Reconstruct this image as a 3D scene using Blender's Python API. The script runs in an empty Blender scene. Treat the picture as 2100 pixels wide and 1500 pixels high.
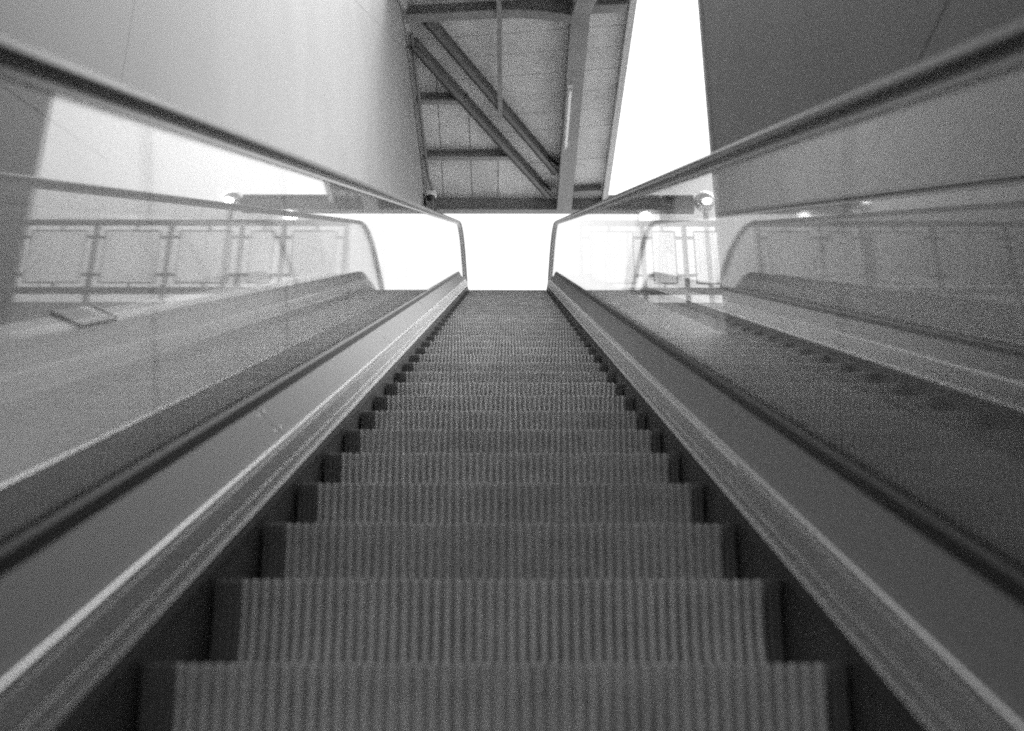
import bpy, bmesh, math, random
from mathutils import Vector, Matrix
random.seed(7)
R = math.radians
SC = bpy.context.scene
COL = SC.collection

# ------------------------------------------------------------------ camera, world, sun, exposure
PITCH = R(23.9)
F_PX = 2350.0                       # focal length in pixels of the 2100 px wide photograph
EX = 0.02                           # the camera stands 2 cm right of the escalator's middle
NOSE = -0.597                       # nosing line of the steps, measured square to the slope from the eye
SL = R(30.1)
CS, SN = math.cos(SL), math.sin(SL)
T_TOP, R_TOP = 14.1, 2.6           # where the slope bends into the upper landing
T_BOT, R_BOT = -0.95, 2.2           # and into the lower one


def _ref(t):
    """(D, H, slope) on the nosing line, D ahead of and H above the eye; t runs along the slope."""
    def inc(u):
        return u * CS - NOSE * SN, u * SN + NOSE * CS
    if t > T_TOP:
        d0, h0 = inc(T_TOP)
        a = (t - T_TOP) / R_TOP
        if a < SL:
            p = SL - a
            return d0 + R_TOP * (SN - math.sin(p)), h0 + R_TOP * (math.cos(p) - CS), p
        return d0 + R_TOP * SN + (t - T_TOP - R_TOP * SL), h0 + R_TOP * (1 - CS), 0.0
    if t < T_BOT:
        d0, h0 = inc(T_BOT)
        a = (T_BOT - t) / R_BOT
        if a < SL:
            p = SL - a
            return d0 - R_BOT * (SN - math.sin(p)), h0 - R_BOT * (math.cos(p) - CS), p
        return d0 - R_BOT * SN - (T_BOT - t - R_BOT * SL), h0 - R_BOT * (1 - CS), 0.0
    d, h = inc(t)
    return d, h, SL


H_LOW = _ref(-9)[1]
H_TOP = _ref(30)[1]
EYE = -H_LOW                        # eye height over the lower floor (z = 0)
T_FLAT_TOP = T_TOP + R_TOP * SL
T_FLAT_BOT = T_BOT - R_BOT * SL


def P(x, d, h):
    return Vector((x, d, h + EYE))


def ray(px, py):
    """direction of a photograph pixel in the place (x right, y ahead, z up)"""
    u, v = (px - 1043.0) / F_PX, (750.0 - py) / F_PX
    c, s = math.cos(PITCH), math.sin(PITCH)
    return Vector((u, c - v * s, s + v * c))


def on_h(px, py, h):
    r = ray(px, py)
    k = h / r.z
    return EX + r.x * k, r.y * k      # (x, d) on the level plane h above the eye


def on_x(px, py, x):
    r = ray(px, py)
    k = (x - EX) / r.x
    return r.y * k, r.z * k           # (d, h) on the upright plane x


cam_d = bpy.data.cameras.new('camera')
cam = bpy.data.objects.new('camera', cam_d)
COL.objects.link(cam)
cam.location = (EX, 0, EYE)
cam.rotation_euler = (R(90) + PITCH, 0, -math.atan(7 / F_PX))
cam_d.sensor_width = 36
cam_d.lens = F_PX / 2100 * 36
cam_d.clip_start = 0.02
cam_d.clip_end = 2000
cam_d.dof.use_dof = True
cam_d.dof.focus_distance = 8.5
cam_d.dof.aperture_fstop = 2.6
SC.camera = cam

SUN_EL, SUN_AZ = R(62), R(54)       # azimuth clockwise from straight ahead
world = bpy.data.worlds.new('World')
SC.world = world
world.use_nodes = True
wt = world.node_tree
wt.nodes.clear()
wo = wt.nodes.new('ShaderNodeOutputWorld')
wb = wt.nodes.new('ShaderNodeBackground')
ws = wt.nodes.new('ShaderNodeTexSky')
wg = wt.nodes.new('ShaderNodeRGBToBW')     # black and white film
ws.sky_type = 'NISHITA'
ws.sun_disc = False
ws.sun_elevation = SUN_EL
ws.sun_rotation = SUN_AZ
ws.air_density = 1.0
ws.dust_density = 6.0
ws.ozone_density = 1.0
wb.inputs['Strength'].default_value = 0.15
wt.links.new(ws.outputs[0], wg.inputs[0])
wt.links.new(wg.outputs[0], wb.inputs[0])
wt.links.new(wb.outputs[0], wo.inputs[0])

sl = bpy.data.lights.new('sun', 'SUN')
sl.energy = 0.5
sl.angle = R(60)
sl.color = (1, 1, 1)
sun = bpy.data.objects.new('sun', sl)
COL.objects.link(sun)
sd = Vector((math.sin(SUN_AZ) * math.cos(SUN_EL), math.cos(SUN_AZ) * math.cos(SUN_EL), math.sin(SUN_EL)))
sun.rotation_euler = (-sd).to_track_quat('-Z', 'Y').to_euler()
sun.location = (6, 6, 20)

SC.view_settings.view_transform = 'Standard'
SC.view_settings.look = 'None'
SC.view_settings.gamma = 1
SC.view_settings.use_curve_mapping = False
SC.view_settings.exposure = 1.16
SC.render.engine = 'CYCLES'
SC.cycles.max_bounces = 10
SC.cycles.diffuse_bounces = 4
SC.cycles.glossy_bounces = 6
SC.cycles.transparent_max_bounces = 24
SC.cycles.sample_clamp_indirect = 2.5
SC.cycles.use_denoising = False
SC.cycles.filter_width = 2.1

# ------------------------------------------------------------------ materials (all greys: black and white film)
MATS = {}


def mat(name, v, rough=0.6, metal=0.0, var=0.12, scale=6.0, bump=0.0, stretch=(1, 1, 1), detail=5, rvar=0.0, spots=0.0):
    m = bpy.data.materials.new(name)
    m.use_nodes = True
    nt = m.node_tree
    b = nt.nodes['Principled BSDF']
    tc = nt.nodes.new('ShaderNodeNewGeometry')
    mp = nt.nodes.new('ShaderNodeMapping')
    mp.vector_type = 'POINT'
    mp.inputs['Scale'].default_value = stretch
    if stretch[0] == 'slope':
        pass
    nz = nt.nodes.new('ShaderNodeTexNoise')
    nz.inputs['Scale'].default_value = scale
    nz.inputs['Detail'].default_value = detail
    nz.inputs['Roughness'].default_value = 0.6
    rp = nt.nodes.new('ShaderNodeValToRGB')
    rp.color_ramp.elements[0].position = 0.25
    rp.color_ramp.elements[1].position = 0.75
    lo, hi = v * (1 - var), min(0.95, v * (1 + var))
    rp.color_ramp.elements[0].color = (lo, lo, lo, 1)
    rp.color_ramp.elements[1].color = (hi, hi, hi, 1)
    nt.links.new(tc.outputs['Position'], mp.inputs['Vector'])
    nt.links.new(mp.outputs[0], nz.inputs['Vector'])
    nt.links.new(nz.outputs[0], rp.inputs[0])
    col = rp.outputs[0]
    if spots:
        n2 = nt.nodes.new('ShaderNodeTexNoise')
        n2.inputs['Scale'].default_value = 1.1
        n2.inputs['Detail'].default_value = 8
        r2 = nt.nodes.new('ShaderNodeValToRGB')
        r2.color_ramp.elements[0].position = 0.35
        r2.color_ramp.elements[1].position = 0.62
        a = 1 - spots
        r2.color_ramp.elements[0].color = (a, a, a, 1)
        r2.color_ramp.elements[1].color = (1, 1, 1, 1)
        mx = nt.nodes.new('ShaderNodeMix')
        mx.data_type = 'RGBA'
        mx.blend_type = 'MULTIPLY'
        mx.inputs[0].default_value = 1
        nt.links.new(tc.outputs['Position'], n2.inputs['Vector'])
        nt.links.new(n2.outputs[0], r2.inputs[0])
        nt.links.new(col, mx.inputs[6])
        nt.links.new(r2.outputs[0], mx.inputs[7])
        col = mx.outputs[2]
    nt.links.new(col, b.inputs['Base Color'])
    b.inputs['Roughness'].default_value = rough
    b.inputs['Metallic'].default_value = metal
    if rvar:
        mr = nt.nodes.new('ShaderNodeMapRange')
        mr.inputs['To Min'].default_value = max(0.02, rough - rvar)
        mr.inputs['To Max'].default_value = rough + rvar
        nt.links.new(nz.outputs[0], mr.inputs[0])
        nt.links.new(mr.outputs[0], b.inputs['Roughness'])
    if bump:
        bp = nt.nodes.new('ShaderNodeBump')
        bp.inputs['Strength'].default_value = bump
        bp.inputs['Distance'].default_value = 0.01
        nt.links.new(nz.outputs[0], bp.inputs['Height'])
        nt.links.new(bp.outputs[0], b.inputs['Normal'])
    MATS[name] = m
    return m


def brushed(name, v, rough, var=0.15, metal=1.0):
    """stainless steel brushed along the slope"""
    m = mat(name, v, rough, metal, var, 1.0, 0.0)
    mp = [n for n in m.node_tree.nodes if n.type == 'MAPPING'][0]
    mp.inputs['Rotation'].default_value = (-SL, 0, 0)
    mp.inputs['Scale'].default_value = (170, 0.8, 170)
    nz = [n for n in m.node_tree.nodes if n.type == 'TEX_NOISE'][0]
    b = m.node_tree.nodes['Principled BSDF']
    mr = m.node_tree.nodes.new('ShaderNodeMapRange')
    mr.inputs['To Min'].default_value = rough - 0.07
    mr.inputs['To Max'].default_value = rough + 0.07
    m.node_tree.links.new(nz.outputs[0], mr.inputs[0])
    m.node_tree.links.new(mr.outputs[0], b.inputs['Roughness'])
    return m


def glass_mat(name, tint=0.95):
    m = bpy.data.materials.new(name)
    m.use_nodes = True
    nt = m.node_tree
    nt.nodes.clear()
    out = nt.nodes.new('ShaderNodeOutputMaterial')
    mix = nt.nodes.new('ShaderNodeMixShader')
    tr = nt.nodes.new('ShaderNodeBsdfTransparent')
    gl = nt.nodes.new('ShaderNodeBsdfGlossy')
    geo = nt.nodes.new('ShaderNodeNewGeometry')
    dot = nt.nodes.new('ShaderNodeVectorMath')
    dot.operation = 'DOT_PRODUCT'
    ab = nt.nodes.new('ShaderNodeMath'); ab.operation = 'ABSOLUTE'
    om = nt.nodes.new('ShaderNodeMath'); om.operation = 'SUBTRACT'; om.inputs[0].default_value = 1
    pw = nt.nodes.new('ShaderNodeMath'); pw.operation = 'POWER'; pw.inputs[1].default_value = 5
    ma = nt.nodes.new('ShaderNodeMath'); ma.operation = 'MULTIPLY_ADD'
    ma.inputs[1].default_value = 0.96; ma.inputs[2].default_value = 0.04
    # faint dust on the panes lowers the mirror a little in patches
    nz = nt.nodes.new('ShaderNodeTexNoise'); nz.inputs['Scale'].default_value = 3; nz.inputs['Detail'].default_value = 6
    mr = nt.nodes.new('ShaderNodeMapRange'); mr.inputs['To Min'].default_value = 0.0; mr.inputs['To Max'].default_value = 0.05
    tr.inputs[0].default_value = (tint, tint, tint, 1)
    gl.inputs['Color'].default_value = (0.97, 0.97, 0.97, 1)
    L = nt.links.new
    L(geo.outputs['Incoming'], dot.inputs[0]); L(geo.outputs['Normal'], dot.inputs[1])
    L(dot.outputs['Value'], ab.inputs[0]); L(ab.outputs[0], om.inputs[1]); L(om.outputs[0], pw.inputs[0]); L(pw.outputs[0], ma.inputs[0])
    L(geo.outputs['Position'], nz.inputs['Vector']); L(nz.outputs[0], mr.inputs[0]); L(mr.outputs[0], gl.inputs['Roughness'])
    L(ma.outputs[0], mix.inputs[0]); L(tr.outputs[0], mix.inputs[1]); L(gl.outputs[0], mix.inputs[2])
    # a thin film of dust and wiped smears
    df = nt.nodes.new('ShaderNodeBsdfDiffuse'); df.inputs['Color'].default_value = (0.7, 0.7, 0.7, 1)
    n2 = nt.nodes.new('ShaderNodeTexNoise'); n2.inputs['Scale'].default_value = 2.2; n2.inputs['Detail'].default_value = 8; n2.inputs['Distortion'].default_value = 1.5
    m2 = nt.nodes.new('ShaderNodeMapRange'); m2.inputs['From Min'].default_value = 0.3; m2.inputs['From Max'].default_value = 0.75
    m2.inputs['To Min'].default_value = 0.012; m2.inputs['To Max'].default_value = 0.06
    mx = nt.nodes.new('ShaderNodeMixShader')
    L(geo.outputs['Position'], n2.inputs['Vector']); L(n2.outputs[0], m2.inputs[0]); L(m2.outputs[0], mx.inputs[0])
    L(mix.outputs[0], mx.inputs[1]); L(df.outputs[0], mx.inputs[2]); L(mx.outputs[0], out.inputs[0])
    MATS[name] = m
    return m


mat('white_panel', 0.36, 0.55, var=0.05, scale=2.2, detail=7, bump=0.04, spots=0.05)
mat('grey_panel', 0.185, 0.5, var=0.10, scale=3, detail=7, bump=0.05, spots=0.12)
mat('seam_dark', 0.03, 0.8)
mat('concrete', 0.50, 0.85, var=0.18, scale=5, bump=0.3, spots=0.2)
mat('paving', 0.52, 0.9, var=0.2, scale=4, bump=0.3)
mat('roof_panel', 0.66, 0.6, var=0.10, scale=4, detail=8, spots=0.18)
mat('beam_paint', 0.20, 0.5, var=0.15, scale=7, spots=0.15)
mat('brace_paint', 0.14, 0.5, var=0.15, scale=7, spots=0.15)
mat('beam_light', 0.25, 0.5, var=0.15, scale=7, spots=0.15)
mat('edge_trim', 0.5, 0.45, var=0.1, scale=6)
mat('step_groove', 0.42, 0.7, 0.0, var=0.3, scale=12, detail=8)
mat('skirt_black', 0.065, 0.45, var=0.3, scale=6)
mat('strip_plastic_shade', 0.12, 0.5, var=0.25, scale=10)
mat('step_metal', 0.90, 0.55, 0.0, var=0.22, scale=9, detail=8, rvar=0.1, spots=0.38)
brushed('steel', 0.15, 0.55, metal=0.0, var=0.3)
MATS['steel'].node_tree.nodes['Principled BSDF'].inputs['Specular IOR Level'].default_value = 0.2
brushed('skirt_steel', 0.46, 0.48, metal=0.5)
brushed('polished', 0.32, 0.36, 0.05)
mat('rubber', 0.014, 0.27, var=0.3, scale=8)
MATS['rubber'].node_tree.nodes['Principled BSDF'].inputs['Specular IOR Level'].default_value = 0.4
mat('gasket', 0.02, 0.6, var=0.2)
mat('guide', 0.34, 0.35, 0.9, var=0.08)
mat('brush_black', 0.012, 0.9)
mat('rail_paint', 0.05, 0.45, var=0.15, scale=9)
mat('white_paint', 0.78, 0.4, var=0.04)
mat('lens_black', 0.01, 0.1)
mat('chrome', 0.8, 0.06, 1.0, var=0.02)
def lamp_mat(name, e):
    m = bpy.data.materials.new(name); m.use_nodes = True
    b = m.node_tree.nodes['Principled BSDF']
    b.inputs['Base Color'].default_value = (0.8, 0.8, 0.8, 1)
    b.inputs['Emission Color'].default_value = (1, 1, 1, 1)
    b.inputs['Emission Strength'].default_value = e
    MATS[name] = m


lamp_mat('lit_lamp', 6.0)
mat('sign_black', 0.03, 0.4)
mat('sign_white', 0.85, 0.5, var=0.02)
mat('floor_tile', 0.42, 0.5, var=0.12, scale=6, spots=0.15)
mat('ledge', 0.24, 0.5, var=0.10, scale=4, spots=0.15)
glass_mat('glass')
for nm_, amt in (('step_metal', 0.12), ('step_groove', 0.15), ('steel', 0.10), ('roof_panel', 0.10)):
    nt = MATS[nm_].node_tree
    b = nt.nodes['Principled BSDF']
    src = b.inputs['Base Color'].links[0].from_socket
    oi = nt.nodes.new('ShaderNodeObjectInfo')
    mr = nt.nodes.new('ShaderNodeMapRange')
    mr.inputs['To Min'].default_value = 1 - amt
    mr.inputs['To Max'].default_value = 1.0
    mx = nt.nodes.new('ShaderNodeVectorMath'); mx.operation = 'SCALE'
    nt.links.new(oi.outputs['Random'], mr.inputs[0])
    nt.links.new(src, mx.inputs[0]); nt.links.new(mr.outputs[0], mx.inputs['Scale'])
    nt.links.new(mx.outputs[0], b.inputs['Base Color'])

# ------------------------------------------------------------------ builders
def link(name, verts, faces, m, parent=None, smooth=False):
    me = bpy.data.meshes.new(name)
    me.from_pydata([tuple(v) for v in verts], [], faces)
    bm = bmesh.new(); bm.from_mesh(me)
    bmesh.ops.recalc_face_normals(bm, faces=bm.faces)
    bm.to_mesh(me); bm.free()
    if smooth:
        for p in me.polygons:
            p.use_smooth = True
        try:
            me.set_sharp_from_angle(angle=R(35))
        except Exception:
            pass
    me.materials.append(MATS[m])
    o = bpy.data.objects.new(name, me)
    COL.objects.link(o)
    if parent:
        o.parent = parent
        o.matrix_parent_inverse = parent.matrix_basis.inverted() if parent.type == 'EMPTY' else Matrix()
    return o


class MB:
    """collects shapes into one mesh"""
    def __init__(self):
        self.v, self.f = [], []

    def add(self, v, f):
        n = len(self.v)
        self.v += [Vector(p) for p in v]
        self.f += [tuple(i + n for i in q) for q in f]

    def box(self, a, b):
        x0, y0, z0 = a; x1, y1, z1 = b
        self.add([(x0, y0, z0), (x1, y0, z0), (x1, y1, z0), (x0, y1, z0), (x0, y0, z1), (x1, y0, z1), (x1, y1, z1), (x0, y1, z1)],
                 [(0, 3, 2, 1), (4, 5, 6, 7), (0, 1, 5, 4), (1, 2, 6, 5), (2, 3, 7, 6), (3, 0, 4, 7)])

    def prism(self, poly, off):
        """poly: list of points; off: extrusion vector"""
        n = len(poly)
        off = Vector(off)
        v = [Vector(p) for p in poly] + [Vector(p) + off for p in poly]
        f = [tuple(range(n))[::-1], tuple(range(n, 2 * n))]
        f += [(i, (i + 1) % n, n + (i + 1) % n, n + i) for i in range(n)]
        self.add(v, f)

    def bar(self, p, q, w, h, up=(0, 0, 1)):
        """box bar from p to q, centred in width, h along 'up' below..above centre"""
        p, q = Vector(p), Vector(q)
        d = (q - p).normalized()
        s = d.cross(Vector(up)).normalized()
        u = s.cross(d).normalized()
        ring = [s * (-w / 2) + u * (-h / 2), s * (w / 2) + u * (-h / 2), s * (w / 2) + u * (h / 2), s * (-w / 2) + u * (h / 2)]
        self.add([p + r for r in ring] + [q + r for r in ring],
                 [(0, 1, 2, 3), (7, 6, 5, 4), (0, 4, 5, 1), (1, 5, 6, 2), (2, 6, 7, 3), (3, 7, 4, 0)])

    def tube(self, pts, r, n=10):
        pts = [Vector(p) for p in pts]
        rings = []
        for i, p in enumerate(pts):
            d = (pts[min(i + 1, len(pts) - 1)] - pts[max(i - 1, 0)]).normalized()
            ref = Vector((0, 0, 1)) if abs(d.z) < 0.9 else Vector((1, 0, 0))
            s = d.cross(ref).normalized(); u = s.cross(d)
            rr = r[i] if isinstance(r, (list, tuple)) else r
            rings.append([p + s * (rr * math.cos(2 * math.pi * k / n)) + u * (rr * math.sin(2 * math.pi * k / n)) for k in range(n)])
        v = [q for g in rings for q in g]
        f = []
        for i in range(len(pts) - 1):
            for k in range(n):
                a, b = i * n + k, i * n + (k + 1) % n
                f.append((a, b, b + n, a + n))
        f.append(tuple(range(n))[::-1])
        f.append(tuple(range((len(pts) - 1) * n, len(pts) * n)))
        self.add(v, f)

    def lathe(self, prof, c, n=20):
        c = Vector(c)
        v, f = [], []
        for (r, z) in prof:
            for k in range(n):
                a = 2 * math.pi * k / n
                v.append(c + Vector((r * math.cos(a), r * math.sin(a), z)))
        for i in range(len(prof) - 1):
            for k in range(n):
                a, b = i * n + k, i * n + (k + 1) % n
                f.append((a, b, b + n, a + n))
        f.append(tuple(range(n))[::-1])
        f.append(tuple(range((len(prof) - 1) * n, len(prof) * n)))
        self.add(v, f)

    def build(self, name, m, parent=None, smooth=False):
        return link(name, self.v, self.f, m, parent, smooth)


def empty(name, label, cat, loc, group=None):
    o = bpy.data.objects.new(name, None)
    COL.objects.link(o)
    o.location = loc
    o.empty_display_size = 0.3
    o['label'] = label
    o['category'] = cat
    if group:
        o['group'] = group
    return o


def tag(o, label, cat):
    o['label'] = label
    o['category'] = cat
    return o


def structure(o):
    o['kind'] = 'structure'
    return o


def samples(t0, t1):
    """path parameters between t0 and t1, dense on the bends"""
    ts = [t0]
    for a, b, n in ((T_FLAT_BOT, T_BOT, 8), (T_TOP, T_FLAT_TOP, 10)):
        for k in range(n + 1):
            u = a + (b - a) * k / n
            if t0 + 1e-4 < u < t1 - 1e-4:
                ts.append(u)
    ts.append(t1)
    return sorted(ts)


def at(x, nn, t):
    d, h, p = _ref(t)
    o = nn - NOSE
    return P(x, d - math.sin(p) * o, h + math.cos(p) * o)


def sweep(mb, prof, t0, t1, side=1):
    """closed cross-section [(x, nn)] swept along the escalator"""
    n = len(prof)
    ts = samples(t0, t1)
    v, f = [], []
    for t in ts:
        v += [at(side * x, nn, t) for x, nn in prof]
    for i in range(len(ts) - 1):
        for k in range(n):
            a, b = i * n + k, i * n + (k + 1) % n
            f.append((a, b, b + n, a + n))
    f.append(tuple(range(n)))
    f.append(tuple(range((len(ts) - 1) * n, len(ts) * n)))
    mb.add(v, f)


def sheet(prof, th):
    """open polyline in (x, nn) thickened downwards/outwards by th"""
    out = []
    for i, (x, y) in enumerate(prof):
        a = prof[max(i - 1, 0)]; b = prof[min(i + 1, len(prof) - 1)]
        dx, dy = b[0] - a[0], b[1] - a[1]
        l = math.hypot(dx, dy)
        out.append((x + dy / l * th, y - dx / l * th))
    return list(prof) + out[::-1]


T_END_TOP, T_END_BOT = T_FLAT_TOP + 1.25, T_FLAT_BOT - 0.95

# ------------------------------------------------------------------ setting: grounds
mb = MB(); mb.add([(-300, -300, -0.004), (300, -300, -0.004), (300, 300, -0.004), (-300, 300, -0.004)], [(0, 1, 2, 3)])
structure(mb.build('ground', 'paving'))
mb = MB(); mb.box((-1.70, -9, -0.25), (0.985, _ref(T_END_BOT)[0] + 0.10, 0.0))
structure(mb.build('lower_floor', 'floor_tile'))
XW, XC = -1.262, -1.25           # faces of the white wall and of the canopy's near edge
D_PL = _ref(T_FLAT_TOP)[0] + 1.2
D_SLAB = H_TOP / math.tan(R(27.05))
HS = H_TOP + 0.0
mb = MB()
mb.prism([P(0.86, D_SLAB, HS), P(9.5, D_SLAB, HS), P(9.5, 27, HS), P(XW + 0.003, 27, HS), P(XW + 0.003, D_PL, HS), P(0.86, D_PL, HS)], (0, 0, -0.9))
structure(mb.build('upper_floor', 'concrete'))

# ------------------------------------------------------------------ left wall of white panels
H_C = on_x(866, 340, XC)[1]         # level underside of the canopy
K_L = (on_h(834, 38, H_C - 0.19)[1] - 0.05, H_C)
J1a, J1b = on_x(725, 0, XW), on_x(830, 105, XW)
J2a, J2b = on_x(0, 175, XW), on_x(120, 260, XW)
D_V = 3.085                         # upright joint


def line_at(a, b, d):
    return a[1] + (b[1] - a[1]) * (d - a[0]) / (b[0] - a[0])


def clip(poly, p, q, keep_left=True, gap=0.0):
    """clip a 2-D polygon by the line p->q, shifted by gap into the kept side"""
    dx, dy = q[0] - p[0], q[1] - p[1]
    l = math.hypot(dx, dy)
    nx, ny = -dy / l, dx / l
    if not keep_left:
        nx, ny = -nx, -ny
    def s(v):
        return (v[0] - p[0]) * nx + (v[1] - p[1]) * ny - gap
    out = []
    for i in range(len(poly)):
        a, b = poly[i], poly[(i + 1) % len(poly)]
        sa, sb = s(a), s(b)
        if sa >= 0:
            out.append(a)
        if (sa > 0 and sb < 0) or (sa < 0 and sb > 0):
            k = sa / (sa - sb)
            out.append((a[0] + (b[0] - a[0]) * k, a[1] + (b[1] - a[1]) * k))
    return out


D_WEND = 26.0
roof_slope = math.tan(R(33))
W0 = -4.0
wall_out = [(W0, -EYE), (D_WEND, -EYE), (D_WEND, H_C + 2.0), (K_L[0], H_C + 2.0), (W0, H_C + 2.0 - roof_slope * (K_L[0] - W0))]
lw = empty('panel_wall', 'tall white panelled wall with thin dark joints along the left of the escalator', 'wall', (XW, 5, 0))
mb = MB(); mb.prism([P(XW - 0.30, d, h) for d, h in wall_out], (0.24, 0, 0)); mb.build('wall_core', 'seam_dark', lw)
G = 0.0014
cells = []
A = clip(wall_out, (D_V, 0), (D_V, 1), True, G)          # nearer than the upright joint
Bc = clip(wall_out, (D_V, 0), (D_V, 1), False, G)
cells.append(clip(clip(A, J2a, J2b, False, G), J1a, J1b, False, G))
cells.append(clip(clip(A, J2a, J2b, True, G), J1a, J1b, False, G))
cells.append(clip(A, J1a, J1b, True, G))
B2 = clip(Bc, J1a, J1b, False, G)
cells.append(clip(Bc, J1a, J1b, True, G))
# the long lower field: level joint at the upper floor and uprights far back
hj = H_TOP + 0.1
B_lo = clip(B2, (0, hj), (1, hj), False, G)
B_hi = clip(B2, (0, hj), (1, hj), True, G)
for d0, d1 in ((0, 19.0), (19.0, 30)):
    c = clip(clip(B_hi, (d0, 0), (d0, 1), False, G), (d1, 0), (d1, 1), True, G)
    cells.append(c)
cells.append(B_lo)
for c in cells:
    if len(c) >= 3:
        mb = MB(); mb.prism([P(XW - 0.056, d, h) for d, h in c], (0.056, 0, 0)); mb.build('wall_panel', 'white_panel', lw)
# small return at the canopy's far end
mb = MB(); mb.prism([P(XW + 0.002, 14.75, H_C - 0.95), P(XC + 0.13, 14.75, H_C - 0.95), P(XC + 0.13, 14.75, H_C - 0.22), P(XC - 0.05, 14.75, H_C - 0.12), P(XW + 0.002, 14.75, H_C - 0.12)], (0, 0.4, 0))
mb.build('wall_return', 'white_panel', lw)

# ------------------------------------------------------------------ right wall, grey
XR = 0.985
D_RE = 4.55
rw = empty('grey_wall', 'dark grey smooth wall ending in a pale upright edge at the right of the escalator', 'wall', (XR, 2, 0))
HR = 8.5
r_out = [(-4, -EYE), (D_RE, -EYE), (D_RE, HR), (-4, HR)]
mb = MB(); mb.prism([P(XR + 0.05, d, h) for d, h in r_out], (0.18, 0, 0)); mb.build('wall_core', 'seam_dark', rw)
r_in = clip(r_out, (D_RE - 0.045, 0), (D_RE - 0.045, 1), True)
HJ = on_x(1945, 0, XR)[1]
for c in (clip(r_in, (0, HJ), (1, HJ), False, 0.003), clip(r_in, (0, HJ), (1, HJ), True, 0.003)):
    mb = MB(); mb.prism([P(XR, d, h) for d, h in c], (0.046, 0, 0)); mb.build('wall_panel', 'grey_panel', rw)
mb = MB(); mb.box(P(XR - 0.012, D_RE - 0.038, -EYE), P(XR + 0.24, D_RE + 0.006, HR + 0.01)); mb.build('edge_trim', 'edge_trim', rw)

# wall that carries the upper floor, below its edge
mb = MB(); mb.box(P(1.25, D_SLAB + 0.35, -EYE), P(9.3, D_SLAB + 0.65, HS - 0.902))
tag(mb.build('concrete_wall', 'concrete'), 'concrete wall below the upper floor beyond the grey wall', 'wall')

# ------------------------------------------------------------------ canopy
cn = empty('canopy', 'flat canopy of grey panels on dark steel beams above the top of the escalator', 'canopy', P(0, 13, H_C))
X_CR = 1.44
D_CE = 15.12
K_R = on_h(1272, 14, H_C - 0.19)[1] - 0.05
kink = lambda x: K_L[0] + (K_R - K_L[0]) * (x - XC) / (X_CR - XC)
flat = [(XC + 0.02, kink(XC)), (X_CR, kink(X_CR)), (X_CR, D_CE), (XC + 0.02, D_CE)]
G1, G2 = on_h(836, 70, H_C), on_h(1132, 396, H_C)        # the diagonal
right_f = clip(flat, G1, G2, False, 0.002)
left_f = clip(flat, G1, G2, True, 0.002)
if sum(p[0] for p in right_f) / len(right_f) < sum(p[0] for p in left_f) / len(left_f):
    right_f, left_f = left_f, right_f
GP = 0.005
panels = []
rest = right_f
for yr in (52, 95, 140, 182, 220, 255, 290, 322):
    a, b = on_h(1262, yr, H_C), on_h(900, yr + 0.075 * 362, H_C)
    near = clip(rest, b, a, False, GP)
    rest = clip(rest, b, a, True, GP)
    panels.append(near)
panels.append(rest)
rest = left_f
vs = [((893, 157), (908, 393)), ((960, 230), (967, 397)), ((1021, 300), (1020, 397))]
hs_ = (208, 318)
rows = []
for yy in hs_:
    a, b = on_h(860, yy, H_C), on_h(1075, yy, H_C)
    rows.append(clip(rest, a, b, False, 0.01)); rest = clip(rest, a, b, True, 0.01)
rows.append(rest)
for rowp in rows:
    rest = rowp
    for p, q in vs:
        if len(rest) < 3:
            break
        a, b = on_h(*p, H_C), on_h(*q, H_C)
        panels.append(clip(rest, a, b, True, GP)); rest = clip(rest, a, b, False, GP)
    panels.append(rest)


def area(c):
    return abs(sum(c[i][0] * c[(i + 1) % len(c)][1] - c[(i + 1) % len(c)][0] * c[i][1] for i in range(len(c)))) / 2 if len(c) > 2 else 0


for c in panels:
    if area(c) > 0.004:
        mb = MB(); dz = random.uniform(0, 0.006)
        mb.prism([P(x, d, H_C + dz) for x, d in c], (0, 0, 0.03)); mb.build('roof_panel', 'roof_panel', cn)
mb = MB(); mb.prism([P(x, d, H_C + 0.045) for x, d in [flat[0], flat[1], (X_CR, D_CE + 0.14), (XC + 0.02, D_CE + 0.14)]], (0, 0, 0.06)); mb.build('roof_deck', 'seam_dark', cn)
# sloping part of the roof, coming down towards the foot of the escalator
D_LOW = 9.4
low = lambda x: H_C - roof_slope * (kink(x) - D_LOW)
pts = [P(XC + 0.02, kink(XC), H_C), P(X_CR, kink(X_CR), H_C), P(X_CR, D_LOW, low(X_CR)), P(XC + 0.02, D_LOW, low(XC))]
mb = MB(); mb.prism(pts, (0, 0, 0.08)); mb.build('sloping_roof', 'roof_panel', cn)


def ibeam(p, q, w, h, name, m, m2=None):
    """I-section; p, q on the centre line of the bottom flange's underside"""
    p, q = Vector(p), Vector(q)
    t = 0.022
    mb = MB(); mb.bar(p + Vector((0, 0, h / 2)), q + Vector((0, 0, h / 2)), 0.016, h - 2 * t)
    mb.bar(p + Vector((0, 0, h - t / 2)), q + Vector((0, 0, h - t / 2)), w, t)
    web = mb.build(name, m, cn)
    mb = MB(); mb.bar(p + Vector((0, 0, t / 2)), q + Vector((0, 0, t / 2)), w, t)
    mb.build('bottom_flange', m2 or m, web)
    return web


def pt(px, py, h):
    x, d = on_h(px, py, h)
    return P(x, d, h)


HB = H_C - 0.16
b1a, b1b = pt(848, 99, HB), pt(1126, 407, HB)
b2a, b2b = pt(876, 48, HB), pt(1141, 358, HB)
ibeam(b1a, b1b, 0.06, 0.155, 'diagonal_brace', 'brace_paint', 'brace_paint')
ibeam(b2a, b2b, 0.06, 0.155, 'diagonal_brace', 'brace_paint', 'brace_paint')
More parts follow.
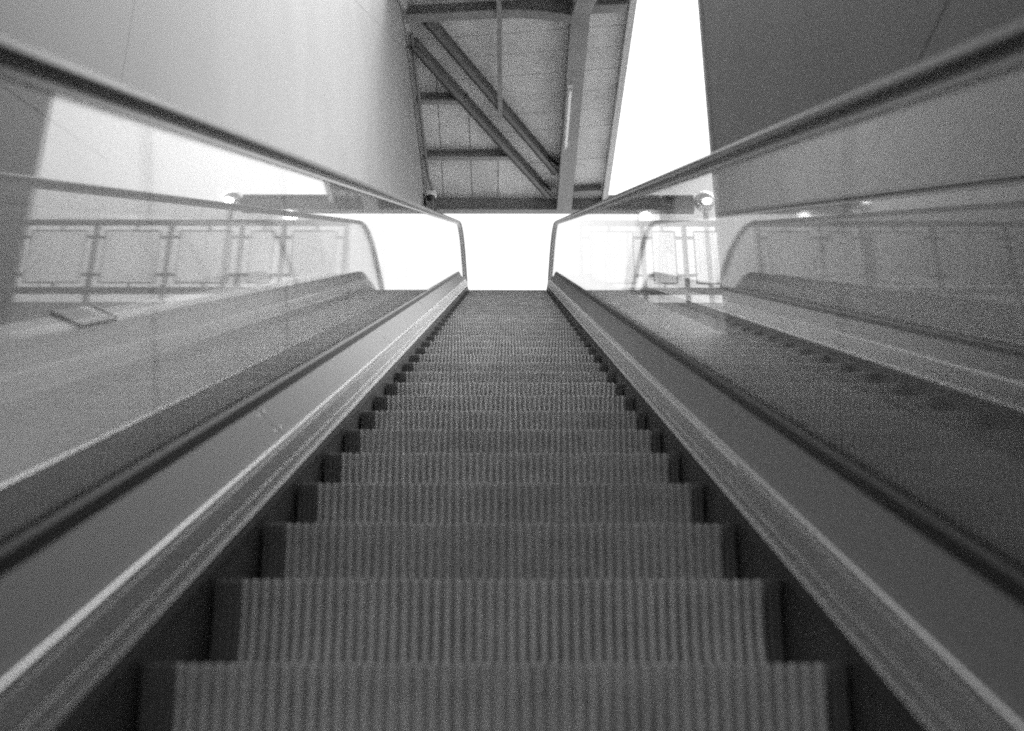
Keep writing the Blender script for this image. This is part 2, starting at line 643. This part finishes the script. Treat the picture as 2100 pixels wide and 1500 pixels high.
# dark strip standing for the lip's shadow along the far edge of each brace, and plates where they meet the frame
for a, b in ((b1a, b1b), (b2a, b2b)):
    sd_ = (b - a).cross(Vector((0, 0, 1))).normalized()
    if sd_.y < 0:
        sd_ = -sd_
    o_ = sd_ * 0.042 + Vector((0, 0, 0.02))
    mb = MB(); mb.bar(a + o_, b + o_, 0.022, 0.05); mb.build('brace_shadow_strip', 'gasket', cn)
    for e, dv in ((a, (b - a).normalized()), (b, (a - b).normalized())):
        c = e + dv * 0.13 + Vector((0, 0, 0.026))
        q = [c - dv * 0.16 - sd_ * 0.10, c + dv * 0.16 - sd_ * 0.055, c + dv * 0.16 + sd_ * 0.055, c - dv * 0.16 + sd_ * 0.10]
        mb = MB(); mb.prism(q, (0, 0, 0.012)); g_ = mb.build('gusset_plate', 'brace_paint', cn)
        for u, w_ in ((-0.08, 0.062), (0.05, 0.045), (-0.08, -0.062), (0.05, -0.045)):
            mb = MB(); mb.lathe([(0.012, -0.012), (0.014, -0.010), (0.014, -0.001)], c + dv * u + sd_ * w_, 6); mb.build('bolt', 'beam_light', g_)
# purlins between the wall and the brace
for y0, xa, xb in ((211, 858, 958), (326, 872, 1058)):
    a, b = pt(xa, y0, H_C - 0.13), pt(xb, y0, H_C - 0.13)
    a.x = XC + 0.03
    ibeam(a, b, 0.09, 0.125, 'purlin', 'beam_paint', 'beam_light')
a, b = pt(1172, 398, H_C - 0.13), pt(1226, 394, H_C - 0.13)
a.x, b.x = 0.985, X_CR - 0.03
ibeam(a, b, 0.09, 0.125, 'purlin', 'beam_paint', 'beam_light')
# cross beam at the bend, haunched where it meets the long beam
XM = 0.86
def cross(x0, x1, haunch):
    mb = MB()
    prof = []
    n = 10
    for k in range(n + 1):
        u = k / n
        x = x0 + (x1 - x0) * u
        dip = 0.17 + (0.13 * max(0, (u - 0.62) / 0.38) ** 1.6 if haunch else 0)
        prof.append((x, dip))
    top = [P(x, kink(x) + 0.05, H_C - 0.004) for x, _ in prof]
    bot = [P(x, kink(x) + 0.05, H_C - dd) for x, dd in prof]
    mb.prism(top + bot[::-1], (0, 0.03, 0))
    o = mb.build('cross_beam', 'beam_paint', cn)
    mb = MB()
    for i in range(n):
        a, b = bot[i], bot[i + 1]
        mb.add([a + Vector((0, -0.05, 0)), b + Vector((0, -0.05, 0)), b + Vector((0, 0.09, 0)), a + Vector((0, 0.09, 0)),
                a + Vector((0, -0.05, -0.02)), b + Vector((0, -0.05, -0.02)), b + Vector((0, 0.09, -0.02)), a + Vector((0, 0.09, -0.02))],
               [(0, 1, 2, 3), (7, 6, 5, 4), (0, 4, 5, 1), (2, 6, 7, 3)])
    mb.build('bottom_flange', 'beam_light', o)
cross(XC + 0.03, XM - 0.115, True)
cross(XM + 0.115, X_CR - 0.03, False)
# long beam, and its sloping continuation
HM = H_C - 0.30
mb = MB(); mb.box(P(XM - 0.11, kink(XM) - 0.0, HM), P(XM + 0.11, D_CE - 0.15, H_C - 0.004)); mb.build('long_beam', 'beam_light', cn)
a = P(XM, kink(XM) + 0.0, HM + 0.15); b = P(XM, D_LOW, low(XM) - 0.15)
mb = MB(); mb.bar(a, b, 0.21, 0.28); mb.build('rafter', 'beam_light', cn)
# end beam across the top, reaching past the canopy on the right
HE0, HE1 = H_C - 0.245, H_C - 0.006
eb = MB(); eb.box(P(XC + 0.012, D_CE - 0.02, HE0 + 0.03), P(2.84, D_CE + 0.01, HE1)); eb = eb.build('end_beam', 'beam_paint', cn)
mb = MB(); mb.box(P(XC + 0.012, D_CE - 0.065, HE0), P(2.84, D_CE + 0.055, HE0 + 0.028)); mb.build('bottom_flange', 'beam_light', eb)
mb = MB(); mb.box(P(X_CR + 0.1, D_CE - 0.065, HE1 + 0.002), P(2.84, D_CE + 0.055, HE1 + 0.03)); mb.build('top_flange', 'beam_paint', eb)
mb = MB(); mb.box(P(2.842, D_CE - 0.065, HE0), P(2.86, D_CE + 0.055, HE1 + 0.03)); mb.build('end_plate', 'beam_paint', eb)
# column that carries the end beam's free end, standing on the upper floor
# slender tie along the middle
xt = on_h(1023, 100, H_C - 0.2)[0]
y2 = on_h(1027, 246, H_C - 0.2)[1]
mb = MB(); mb.box(P(xt - 0.03, kink(xt) - 0.35, H_C - 0.215), P(xt + 0.03, y2, H_C - 0.165)); mb.build('tie_bar', 'beam_light', cn)
# edges
mb = MB(); mb.box(P(X_CR + 0.003, kink(X_CR) - 0.02, H_C - 0.14), P(X_CR + 0.085, D_CE + 0.02, H_C + 0.10)); mb.build('edge_gutter', 'edge_trim', cn)
mb = MB(); mb.bar(P(X_CR + 0.044, kink(X_CR) - 0.022, H_C - 0.02), P(X_CR + 0.044, D_LOW, low(X_CR) - 0.02), 0.082, 0.22); mb.build('edge_gutter', 'edge_trim', cn)
mb = MB(); mb.box(P(XC + 0.003, kink(XC), H_C - 0.09), P(XC + 0.055, D_CE - 0.37, H_C - 0.002)); mb.build('wall_flashing', 'edge_trim', cn)
mb = MB(); mb.bar(P(XC + 0.03, kink(XC) - 0.002, H_C - 0.05), P(XC + 0.03, D_LOW, low(XC) - 0.05), 0.05, 0.09); mb.build('wall_flashing', 'edge_trim', cn)

# tube light under the long beam
la, lb = on_h(1166, 178, HM - 0.03), on_h(1159, 302, HM - 0.03)
tl = empty('tube_light', 'white tube light fixed under the long beam of the canopy', 'light', P(XM - 0.02, la[1], HM))
xl = (la[0] + lb[0]) / 2
mb = MB(); mb.box(P(xl - 0.03, la[1], HM - 0.032), P(xl + 0.03, lb[1], HM - 0.002)); mb.build('housing', 'white_paint', tl)
mb = MB(); mb.tube([P(xl, la[1] + 0.03, HM - 0.055), P(xl, lb[1] - 0.03, HM - 0.055)], 0.018, 10); mb.build('tube', 'white_paint', tl, True)
for dd in (la[1] + 0.01, lb[1] - 0.04):
    mb = MB(); mb.box(P(xl - 0.024, dd, HM - 0.078), P(xl + 0.024, dd + 0.03, HM - 0.0325)); mb.build('end_cap', 'edge_trim', tl)

# conduit and security camera at the wall's far end
mb = MB()
xc = XC + 0.165
mb.tube([P(XC + 0.075, kink(XC) + 0.4, H_C - 0.13), P(XC + 0.075, 14.2, H_C - 0.13), P(XC + 0.085, 14.35, H_C - 0.16), P(xc, 14.70, H_C - 0.26), P(xc, 14.72, H_C - 0.33), P(xc, 14.72, H_C - 0.62)], 0.022, 8)
tag(mb.build('conduit', 'beam_paint', None, True), 'dark bent conduit running down the white wall beside the canopy', 'pipe')
cx, cd_ = -1.10, 14.62
r_ = ray(882, 403); k_ = cd_ / r_.y
cc = P(EX + r_.x * k_, cd_, r_.z * k_)
cv = empty('security_camera', 'small round white security camera on the white wall under the canopy', 'camera', cc)
mb = MB(); mb.lathe([(0.02, 0.095), (0.075, 0.09), (0.088, 0.06), (0.09, 0.0), (0.07, -0.012)], cc, 20); mb.build('housing', 'white_paint', cv, True)
mb = MB(); mb.lathe([(0.068, -0.013), (0.066, -0.03), (0.052, -0.058), (0.028, -0.075), (0.004, -0.08)], cc, 20); mb.build('dome', 'lens_black', cv, True)
mb = MB(); mb.bar(cc + Vector((-0.02, 0.0, 0.06)), Vector((XC + 0.0, cc.y, cc.z + 0.06)), 0.05, 0.05); mb.build('bracket', 'white_paint', cv)

# ------------------------------------------------------------------ escalator
es = empty('escalator', 'single escalator with grooved metal steps, glass sides and black rubber handrails climbing to daylight', 'escalator', P(0, 1, -1))
W = 0.5
NR = 49
STRIP_L, STRIP_R = 0.048, 0.024  # edge strips; the left one is widened to stand for the shade there
pitch = (2 * W - STRIP_L - STRIP_R) / NR


def teeth(rows, phase=0.0):
    """rows: list of (d, h, dd, dh): surface point and its outward unit direction; ribs run along the rows"""
    v, f, mi = [], [], []
    xs = []
    for i in range(NR):
        x0 = -W + STRIP_L + i * pitch
        xs += [(x0 + 0.05 * pitch, 0), (x0 + 0.42 * pitch, 0), (x0 + 0.54 * pitch, 1), (x0 + 0.93 * pitch, 1)]
    n = len(xs)
    for d, h, dd, dh in rows:
        for x, g in xs:
            k = -0.010 * g * (0.3 if h > -0.008 else 1.0)
            v.append((x, d + dd * k, h + dh * k))
    for r in range(len(rows) - 1):
        for i in range(n - 1):
            a = r * n + i
            f.append((a, a + 1, a + 1 + n, a + n))
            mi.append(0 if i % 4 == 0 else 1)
    return v, f, mi


rise_rows = [(0.002, -0.0004, -0.9, 0.43), (0.0, -0.0035, -1, 0.0), (0.014, -0.05, -0.97, -0.2), (0.022, -0.10, -1, -0.05), (0.020, -0.15, -1, 0.1), (0.006, -0.20, -0.97, 0.2), (0.0, -0.225, -1, 0)]
tread_rows = [(0.0025, 0.0, 0, 1), (0.398, 0.0, 0, 1)]


def raw_mesh(name, vf, m):
    me = bpy.data.meshes.new(name)
    me.from_pydata(vf[0], [], vf[1])
    me.materials.append(MATS[m])
    if len(vf) > 2:
        me.materials.append(MATS['step_groove'])
        me.polygons.foreach_set('material_index', vf[2])
    return me


riser_me = raw_mesh('riser', teeth(rise_rows), 'step_metal')
tread_me = raw_mesh('tread', teeth(tread_rows), 'step_metal')
bv, bf = [], []
tmp = MB(); tmp.box((-W, 0.052, -0.235), (W, 0.39, -0.0125))
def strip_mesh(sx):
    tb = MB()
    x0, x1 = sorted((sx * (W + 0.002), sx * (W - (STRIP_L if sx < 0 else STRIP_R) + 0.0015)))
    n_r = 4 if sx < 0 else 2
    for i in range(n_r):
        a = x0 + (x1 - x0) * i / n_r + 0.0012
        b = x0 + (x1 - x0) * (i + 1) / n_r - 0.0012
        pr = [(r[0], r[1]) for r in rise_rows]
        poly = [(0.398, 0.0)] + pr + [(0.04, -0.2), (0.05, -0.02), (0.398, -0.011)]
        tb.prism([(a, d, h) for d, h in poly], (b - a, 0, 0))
    return raw_mesh('side_strip', ([tuple(q) for q in tb.v], tb.f), 'strip_plastic_shade')


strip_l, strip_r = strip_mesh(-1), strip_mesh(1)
body_me = raw_mesh('step', ([tuple(q) for q in tmp.v], tmp.f), 'seam_dark')
STEP0 = 1.576
k = -8
while True:
    t = STEP0 + 0.406 * k
    if t > T_FLAT_TOP + 0.55:
        break
    if t > T_FLAT_BOT - 0.5:
        d, h, p = _ref(t)
        st = bpy.data.objects.new('step', body_me)
        COL.objects.link(st)
        st.parent = es
        st.matrix_parent_inverse = es.matrix_basis.inverted() if False else Matrix.Translation(-es.location)
        st.location = P(0, d, h)
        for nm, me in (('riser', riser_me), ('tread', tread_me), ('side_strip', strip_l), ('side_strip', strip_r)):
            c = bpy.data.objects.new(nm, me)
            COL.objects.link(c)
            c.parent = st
    k += 1
T_LAST = t
d_last = _ref(T_LAST)[0]

# landing plates
mb = MB(); mb.box(P(-0.60, d_last + 0.05, H_TOP - 0.1), P(0.60, D_PL - 0.005, H_TOP + 0.003)); mb.build('landing_plate', 'step_metal', es)
mb = MB()
for i in range(NR):
    x0 = -W + STRIP_L + (i + 0.5) * pitch
    mb.add([P(x0 + 0.002, d_last - 0.10, H_TOP - 0.004), P(x0 + 0.007, d_last - 0.10, H_TOP - 0.004), P(x0 + 0.007, d_last + 0.049, H_TOP + 0.004), P(x0 + 0.002, d_last + 0.049, H_TOP + 0.004)], [(0, 1, 2, 3)])
c_ = mb.build('comb', 'edge_trim', es); c_['kind'] = 'stuff'
d_first = _ref(T_FLAT_BOT - 0.5)[0]
mb = MB(); mb.box(P(-0.60, _ref(T_END_BOT)[0] + 0.102, H_LOW - 0.1), P(0.60, d_first - 0.02, H_LOW + 0.003)); mb.build('landing_plate', 'step_metal', es)

GX = 0.61
deck_cuts = [T_END_BOT, -0.35, 2.75, 5.25, 7.75, 10.25, 12.75, T_END_TOP]
glass_cuts = [T_END_BOT + 0.35, -1.55, -0.4, 0.8, 2.03, 3.25, 4.5, 5.75, 7.0, 8.25, 9.5, 10.75, 12.0, 13.25, 14.5, T_FLAT_TOP - 0.2, T_END_TOP - 0.35]
for s in (-1, 1):
    # skirt: upright plate beside the steps, in lengths
    for a, b in zip(deck_cuts[:-1], deck_cuts[1:]):
        g = 0.002
        mb = MB(); sweep(mb, [(0.506, -0.86), (0.511, -0.86), (0.511, -0.562), (0.506, -0.562)], a + g, b - g, s); mb.build('skirt_panel', 'skirt_black', es)
        mb = MB(); sweep(mb, sheet([(0.5045, -0.552), (0.5065, -0.545), (0.5110, -0.544), (0.5110, -0.538), (0.5070, -0.537), (0.5085, -0.526), (0.5125, -0.525), (0.5125, -0.519), (0.5092, -0.518), (0.5120, -0.494), (0.5135, -0.482)], -0.003), a + g, b - g, s); mb.build('skirt_cover', 'skirt_steel', es)
        mb = MB(); sweep(mb, sheet([(0.524, -0.4705), (0.535, -0.461), (0.5915, -0.404)], 0.003), a + g, b - g, s); mb.build('inner_deck', 'steel', es)
    mb = MB(); sweep(mb, [(0.5015, -0.5595), (0.5055, -0.5600), (0.5055, -0.5545), (0.5030, -0.5535), (0.5015, -0.5555)], T_END_BOT, T_END_TOP, s); mb.build('skirt_lip', 'polished', es)
    mb = MB(); sweep(mb, [(0.494, -0.572), (0.5055, -0.576), (0.5055, -0.5635), (0.499, -0.5625)], T_END_BOT, T_END_TOP, s); mb.build('skirt_brush', 'brush_black', es)
    mb = MB(); sweep(mb, [(0.5145, -0.480), (0.5175, -0.471), (0.521, -0.4685), (0.525, -0.4705), (0.522, -0.478)], T_END_BOT, T_END_TOP, s); mb.build('edge_bead', 'polished', es, True)
    mb = MB(); sweep(mb, [(0.592, -0.408), (0.628, -0.408), (0.626, -0.378), (0.618, -0.373), (0.6165, -0.373), (0.6165, -0.395), (0.6035, -0.395), (0.6035, -0.373), (0.600, -0.373), (0.594, -0.380)], T_END_BOT + 0.2, T_END_TOP - 0.2, s); mb.build('glass_gasket', 'gasket', es)
    xo = 0.965 if s > 0 else 0.80
    for a, b in zip(deck_cuts[:-1], deck_cuts[1:]):
        mb = MB(); sweep(mb, sheet([(0.6285, -0.402), (xo, -0.402)], 0.003), a + 0.002, b - 0.002, s); mb.build('outer_deck', 'steel', es)
    for a in deck_cuts[1:-1]:
        for da in (-0.03, 0.03):
            for xx, nn in ((0.5415, -0.4545), (0.5805, -0.4155)):
                c = at(s * xx, nn, a + da)
                nv = (at(s * (xx - 0.0071), nn + 0.0070, a + da) - c).normalized()
                tv = (at(s * xx, nn, a + da + 0.01) - c).normalized()
                bv_ = nv.cross(tv)
                mb = MB()
                ring = [c + (tv * math.cos(k * math.pi / 4) + bv_ * math.sin(k * math.pi / 4)) * 0.0045 - nv * 0.001 for k in range(8)]
                mb.prism(ring, nv * 0.0026); mb.build('screw', 'polished', es)
    if s < 0:
        mb = MB(); sweep(mb, [(0.801, -0.415), (0.813, -0.415), (0.814, -0.400), (0.807, -0.394), (0.801, -0.399)], T_END_BOT, T_END_TOP, s); mb.build('edge_bead', 'polished', es, True)
    # panes
    for a, b in zip(glass_cuts[:-1], glass_cuts[1:]):
        mb = MB(); sweep(mb, [(GX - 0.006, -0.394), (GX + 0.006, -0.394), (GX + 0.006, 0.205), (GX - 0.006, 0.205)], a + 0.0018, b - 0.0018, s); mb.build('glass_panel', 'glass', es)
    # handrail: guide and rubber, turning down round the newels at both ends
    hc = 0.232
    path = []
    rn = 0.30
    d1, h1, _ = _ref(T_END_BOT)
    d2, h2, _ = _ref(T_END_TOP)
    o = hc - NOSE
    for k in range(13):
        an = math.pi * (1 - k / 12)
        path.append((d1 - rn * math.sin(an), h1 + o - rn + rn * math.cos(an), 1))
    for t in samples(T_END_BOT, T_END_TOP)[1:-1]:
        d, h, p = _ref(t)
        path.append((d - math.sin(p) * o, h + math.cos(p) * o, 0))
    for k in range(13):
        an = math.pi * k / 12
        path.append((d2 + rn * math.sin(an), h2 + o - rn + rn * math.cos(an), 1))
    def rail(prof, name, m):
        mb = MB(); v, f = [], []
        n = len(prof)
        for i, (d, h, _) in enumerate(path):
            a = path[max(i - 1, 0)]; b = path[min(i + 1, len(path) - 1)]
            td, th_ = b[0] - a[0], b[1] - a[1]
            l = math.hypot(td, th_)
            nd, nh = -th_ / l, td / l
            for x, q in prof:
                v.append(P(s * GX + x, d + nd * q, h + nh * q))
        for i in range(len(path) - 1):
            for kk in range(n):
                a, b = i * n + kk, i * n + (kk + 1) % n
                f.append((a, b, b + n, a + n))
        f.append(tuple(range(n))); f.append(tuple(range((len(path) - 1) * n, len(path) * n)))
        mb.add(v, f)
        return mb.build(name, m, es, True)
    rub = [(-0.038, -0.004), (-0.036, 0.005), (-0.029, 0.011), (-0.015, 0.014), (0.015, 0.014), (0.029, 0.011), (0.036, 0.005), (0.038, -0.004),
           (0.035, -0.011), (0.024, -0.013), (0.022, -0.008), (0.030, 0.002), (-0.030, 0.002), (-0.022, -0.008), (-0.024, -0.013), (-0.035, -0.011)]
    rail(rub, 'handrail', 'rubber')
    rail([(-0.020, -0.016), (-0.020, -0.001), (0.020, -0.001), (0.020, -0.016), (0.012, -0.020), (0.012, -0.030), (-0.012, -0.030), (-0.012, -0.020)], 'handrail_guide', 'guide')
    # newel blocks hide the return of the handrail
    for dd, tt in ((d1, T_END_BOT), (d2, T_END_TOP)):
        sg = -1 if dd == d1 else 1
        mb = MB(); hh = _ref(tt)[1]
        mb.box(P(s * GX - 0.05, min(dd - sg * 0.15, dd + sg * 0.12), hh - 0.05), P(s * GX + 0.05, max(dd - sg * 0.15, dd + sg * 0.12), hh + o - 2 * rn + 0.03)); mb.build('newel_base', 'steel', es)

# sloping ledge that fills the gap between the escalator and the white wall
LEDGE = [(-0.815, -0.412), (-1.248, -0.215)]
mb = MB(); sweep(mb, [(LEDGE[0][0], LEDGE[0][1]), (LEDGE[1][0], LEDGE[1][1]), (XW + 0.002, LEDGE[1][1] + 0.004), (XW + 0.002, LEDGE[1][1] - 0.25), (LEDGE[0][0], LEDGE[0][1] - 0.25)], T_END_BOT, T_FLAT_TOP - 0.3, 1)
tag(mb.build('wall_ledge', 'ledge'), 'sloping grey ledge between the escalator glass and the white wall', 'ledge')

# ------------------------------------------------------------------ notice plate on the ledge
n_up = Vector((0, -SN, CS)); along = Vector((0, CS, SN))
crossv = (Vector((1, 0, 0)) * (LEDGE[0][0] - LEDGE[1][0]) + n_up * (LEDGE[0][1] - LEDGE[1][1])).normalized()
nrm = crossv.cross(along).normalized()
if nrm.z < 0:
    nrm = -nrm
org = P(0, 0, 0) + Vector((1, 0, 0)) * LEDGE[0][0] + n_up * LEDGE[0][1]
eye = P(EX, 0, 0)


def on_ledge(px, py):
    r = ray(px, py)
    k = (org - eye).dot(nrm) / r.dot(nrm)
    return eye + r * k


c4 = [on_ledge(*q) for q in ((110, 656), (168, 632), (228, 657), (160, 672))]
ctr = on_ledge(170, 652)
la_ = 0.5 * abs((c4[2] - c4[3]).dot(along)) + 0.5 * abs((c4[1] - c4[0]).dot(along))
lc_ = 0.10
la_ = 0.29
sp = empty('notice_plate', 'small black notice plate with two white lines of print on the ledge', 'sign', ctr)


def plate(mb, ca, cc_, wa, wc, z0, z1):
    c = ctr + along * ca + crossv * cc_
    q = [c + along * (sa * wa / 2) + crossv * (sc * wc / 2) + nrm * z0 for sa, sc in ((-1, -1), (1, -1), (1, 1), (-1, 1))]
    mb.prism(q, nrm * (z1 - z0))


mb = MB(); plate(mb, 0, 0, la_, lc_, 0.001, 0.012); mb.build('plate', 'sign_black', sp)
for ca in (0.20 * la_, 0.31 * la_):
    mb = MB()
    x = -0.034
    while x < 0.028:
        wch = random.choice((0.005, 0.007, 0.009))
        plate(mb, ca, x + wch / 2, 0.05 * la_, wch, 0.0125, 0.0135)
        x += wch + 0.002
    mb.build('print_line', 'sign_white', sp)
mb = MB(); plate(mb, la_ * 0.5 + 0.004, 0, 0.006, lc_, 0.001, 0.016); mb.build('rim', 'polished', sp)

# ------------------------------------------------------------------ railing along the edge of the upper floor
DR = D_SLAB + 0.06
posts = [0.99, 1.84, 2.41, 3.38, 4.39, 5.40, 6.41, 7.42, 8.43]
rl = empty('railing', 'grey steel railing with framed mesh panels on the edge of the upper floor', 'railing', P(3, DR, HS))
HT = HS + 1.25
HBOT = HS + 0.20
for x in posts:
    mb = MB(); mb.box(P(x - 0.03, DR - 0.03, HS), P(x + 0.03, DR + 0.03, HT - 0.04)); mb.build('post', 'rail_paint', rl)
mb = MB(); mb.tube([P(posts[0] - 0.06, DR, HT), P(posts[-1] + 0.06, DR, HT)], 0.045, 10); mb.build('top_rail', 'rail_paint', rl, True)
for a, b in zip(posts[:-1], posts[1:]):
    mb = MB(); mb.box(P(a + 0.032, DR - 0.028, HBOT - 0.04), P(b - 0.032, DR + 0.028, HBOT + 0.04)); mb.build('bottom_rail', 'rail_paint', rl)
    fa, fb, f0, f1 = a + 0.13, b - 0.13, HBOT + 0.12, HT - 0.13
    mb = MB(); w = 0.011
    rc = 0.018
    ring = []
    for cx_, cz_, a0 in ((fb - rc, f1 - rc, 0), (fa + rc, f1 - rc, 90), (fa + rc, f0 + rc, 180), (fb - rc, f0 + rc, 270)):
        for kk in range(4):
            an = R(a0 + 30 * kk)
            ring.append(P(cx_ + rc * math.cos(an), DR, cz_ + rc * math.sin(an)))
    mb.tube(ring + [ring[0]], w, 6)
    fr = mb.build('panel_frame', 'rail_paint', rl, True)
    mb = MB()
    nh = 34
    for kk in range(1, nh):
        z = f0 + (f1 - f0) * kk / nh
        mb.add([P(fa, DR, z - 0.0022), P(fb, DR, z - 0.0022), P(fb, DR, z + 0.0022), P(fa, DR, z + 0.0022)], [(0, 1, 2, 3)])
    nv = max(3, int((fb - fa) / 0.06))
    for kk in range(1, nv):
        x = fa + (fb - fa) * kk / nv
        mb.add([P(x - 0.0015, DR + 0.005, f0), P(x + 0.0015, DR + 0.005, f0), P(x + 0.0015, DR + 0.005, f1), P(x - 0.0015, DR + 0.005, f1)], [(0, 1, 2, 3)])
    ms = mb.build('wire_mesh', 'rail_paint', fr); ms['kind'] = 'stuff'
    for x0, x1 in ((a + 0.031, fa), (fb, b - 0.031)):
        for z in (f0 + 0.12, f1 - 0.10):
            mb = MB(); mb.box(P(x0, DR - 0.014, z - 0.018), P(x1, DR + 0.014, z + 0.018)); mb.build('clamp', 'rail_paint', fr)
    for x in (fa + (fb - fa) * 0.45,):
        mb = MB(); mb.box(P(x - 0.018, DR - 0.012, f1), P(x + 0.018, DR + 0.012, HT - 0.04)); mb.build('clamp', 'rail_paint', fr)
        mb = MB(); mb.box(P(x - 0.018, DR - 0.012, HBOT + 0.04), P(x + 0.018, DR + 0.012, f0)); mb.build('clamp', 'rail_paint', fr)

# ------------------------------------------------------------------ lamps at the upper floor
gp = P(3.03, 15.1, 15.1 * math.tan(R(32.05)))
gl_ = empty('globe_lamp', 'steel globe lamp with bright lens on a pale pole beside the beam', 'lamp', Vector((gp.x, gp.y, HS + EYE)))
mb = MB(); mb.lathe([(0.07, 0), (0.07, 0.02), (0.045, 0.03), (0.04, gp.z - HS - EYE - 0.16), (0.06, gp.z - HS - EYE - 0.13)], (gp.x, gp.y, HS + EYE + 0.001), 14); mb.build('pole', 'white_paint', gl_, True)
pr = [(0.165 * math.sin(R(a)), -0.165 * math.cos(R(a))) for a in range(8, 180, 12)] + [(0.004, 0.165)]
mb = MB(); mb.lathe(pr, gp, 24); mb.build('globe', 'chrome', gl_, True)
mb = MB(); mb.lathe([(0.075, 0.0), (0.07, -0.03), (0.045, -0.055), (0.004, -0.065)], gp + Vector((0.01, -0.125, -0.055)), 16); mb.build('lamp_lens', 'lit_lamp', gl_, True)

fx, fd = 2.08, D_CE - 0.02
fz = HE0 + EYE
fl = empty('floodlight', 'small bright floodlight hanging under the end beam right of the canopy', 'light', (fx, fd, fz))
mb = MB(); mb.box((fx - 0.10, fd - 0.05, fz - 0.03), (fx + 0.02, fd + 0.05, fz - 0.001)); mb.box((fx - 0.09, fd - 0.03, fz - 0.12), (fx - 0.075, fd + 0.03, fz - 0.0305)); mb.build('bracket', 'chrome', fl)
mb = MB()
mb.lathe([(0.03, 0.07), (0.07, 0.05), (0.095, 0.0), (0.085, -0.045), (0.05, -0.075), (0.004, -0.085)], (fx + 0.03, fd, fz - 0.10), 18); mb.build('lamp_head', 'lit_lamp', fl, True)
mb = MB(); mb.lathe([(0.05, 0.02), (0.05, -0.03)], (fx - 0.06, fd - 0.07, fz - 0.06), 14); mb.build('cap', 'chrome', fl, True)
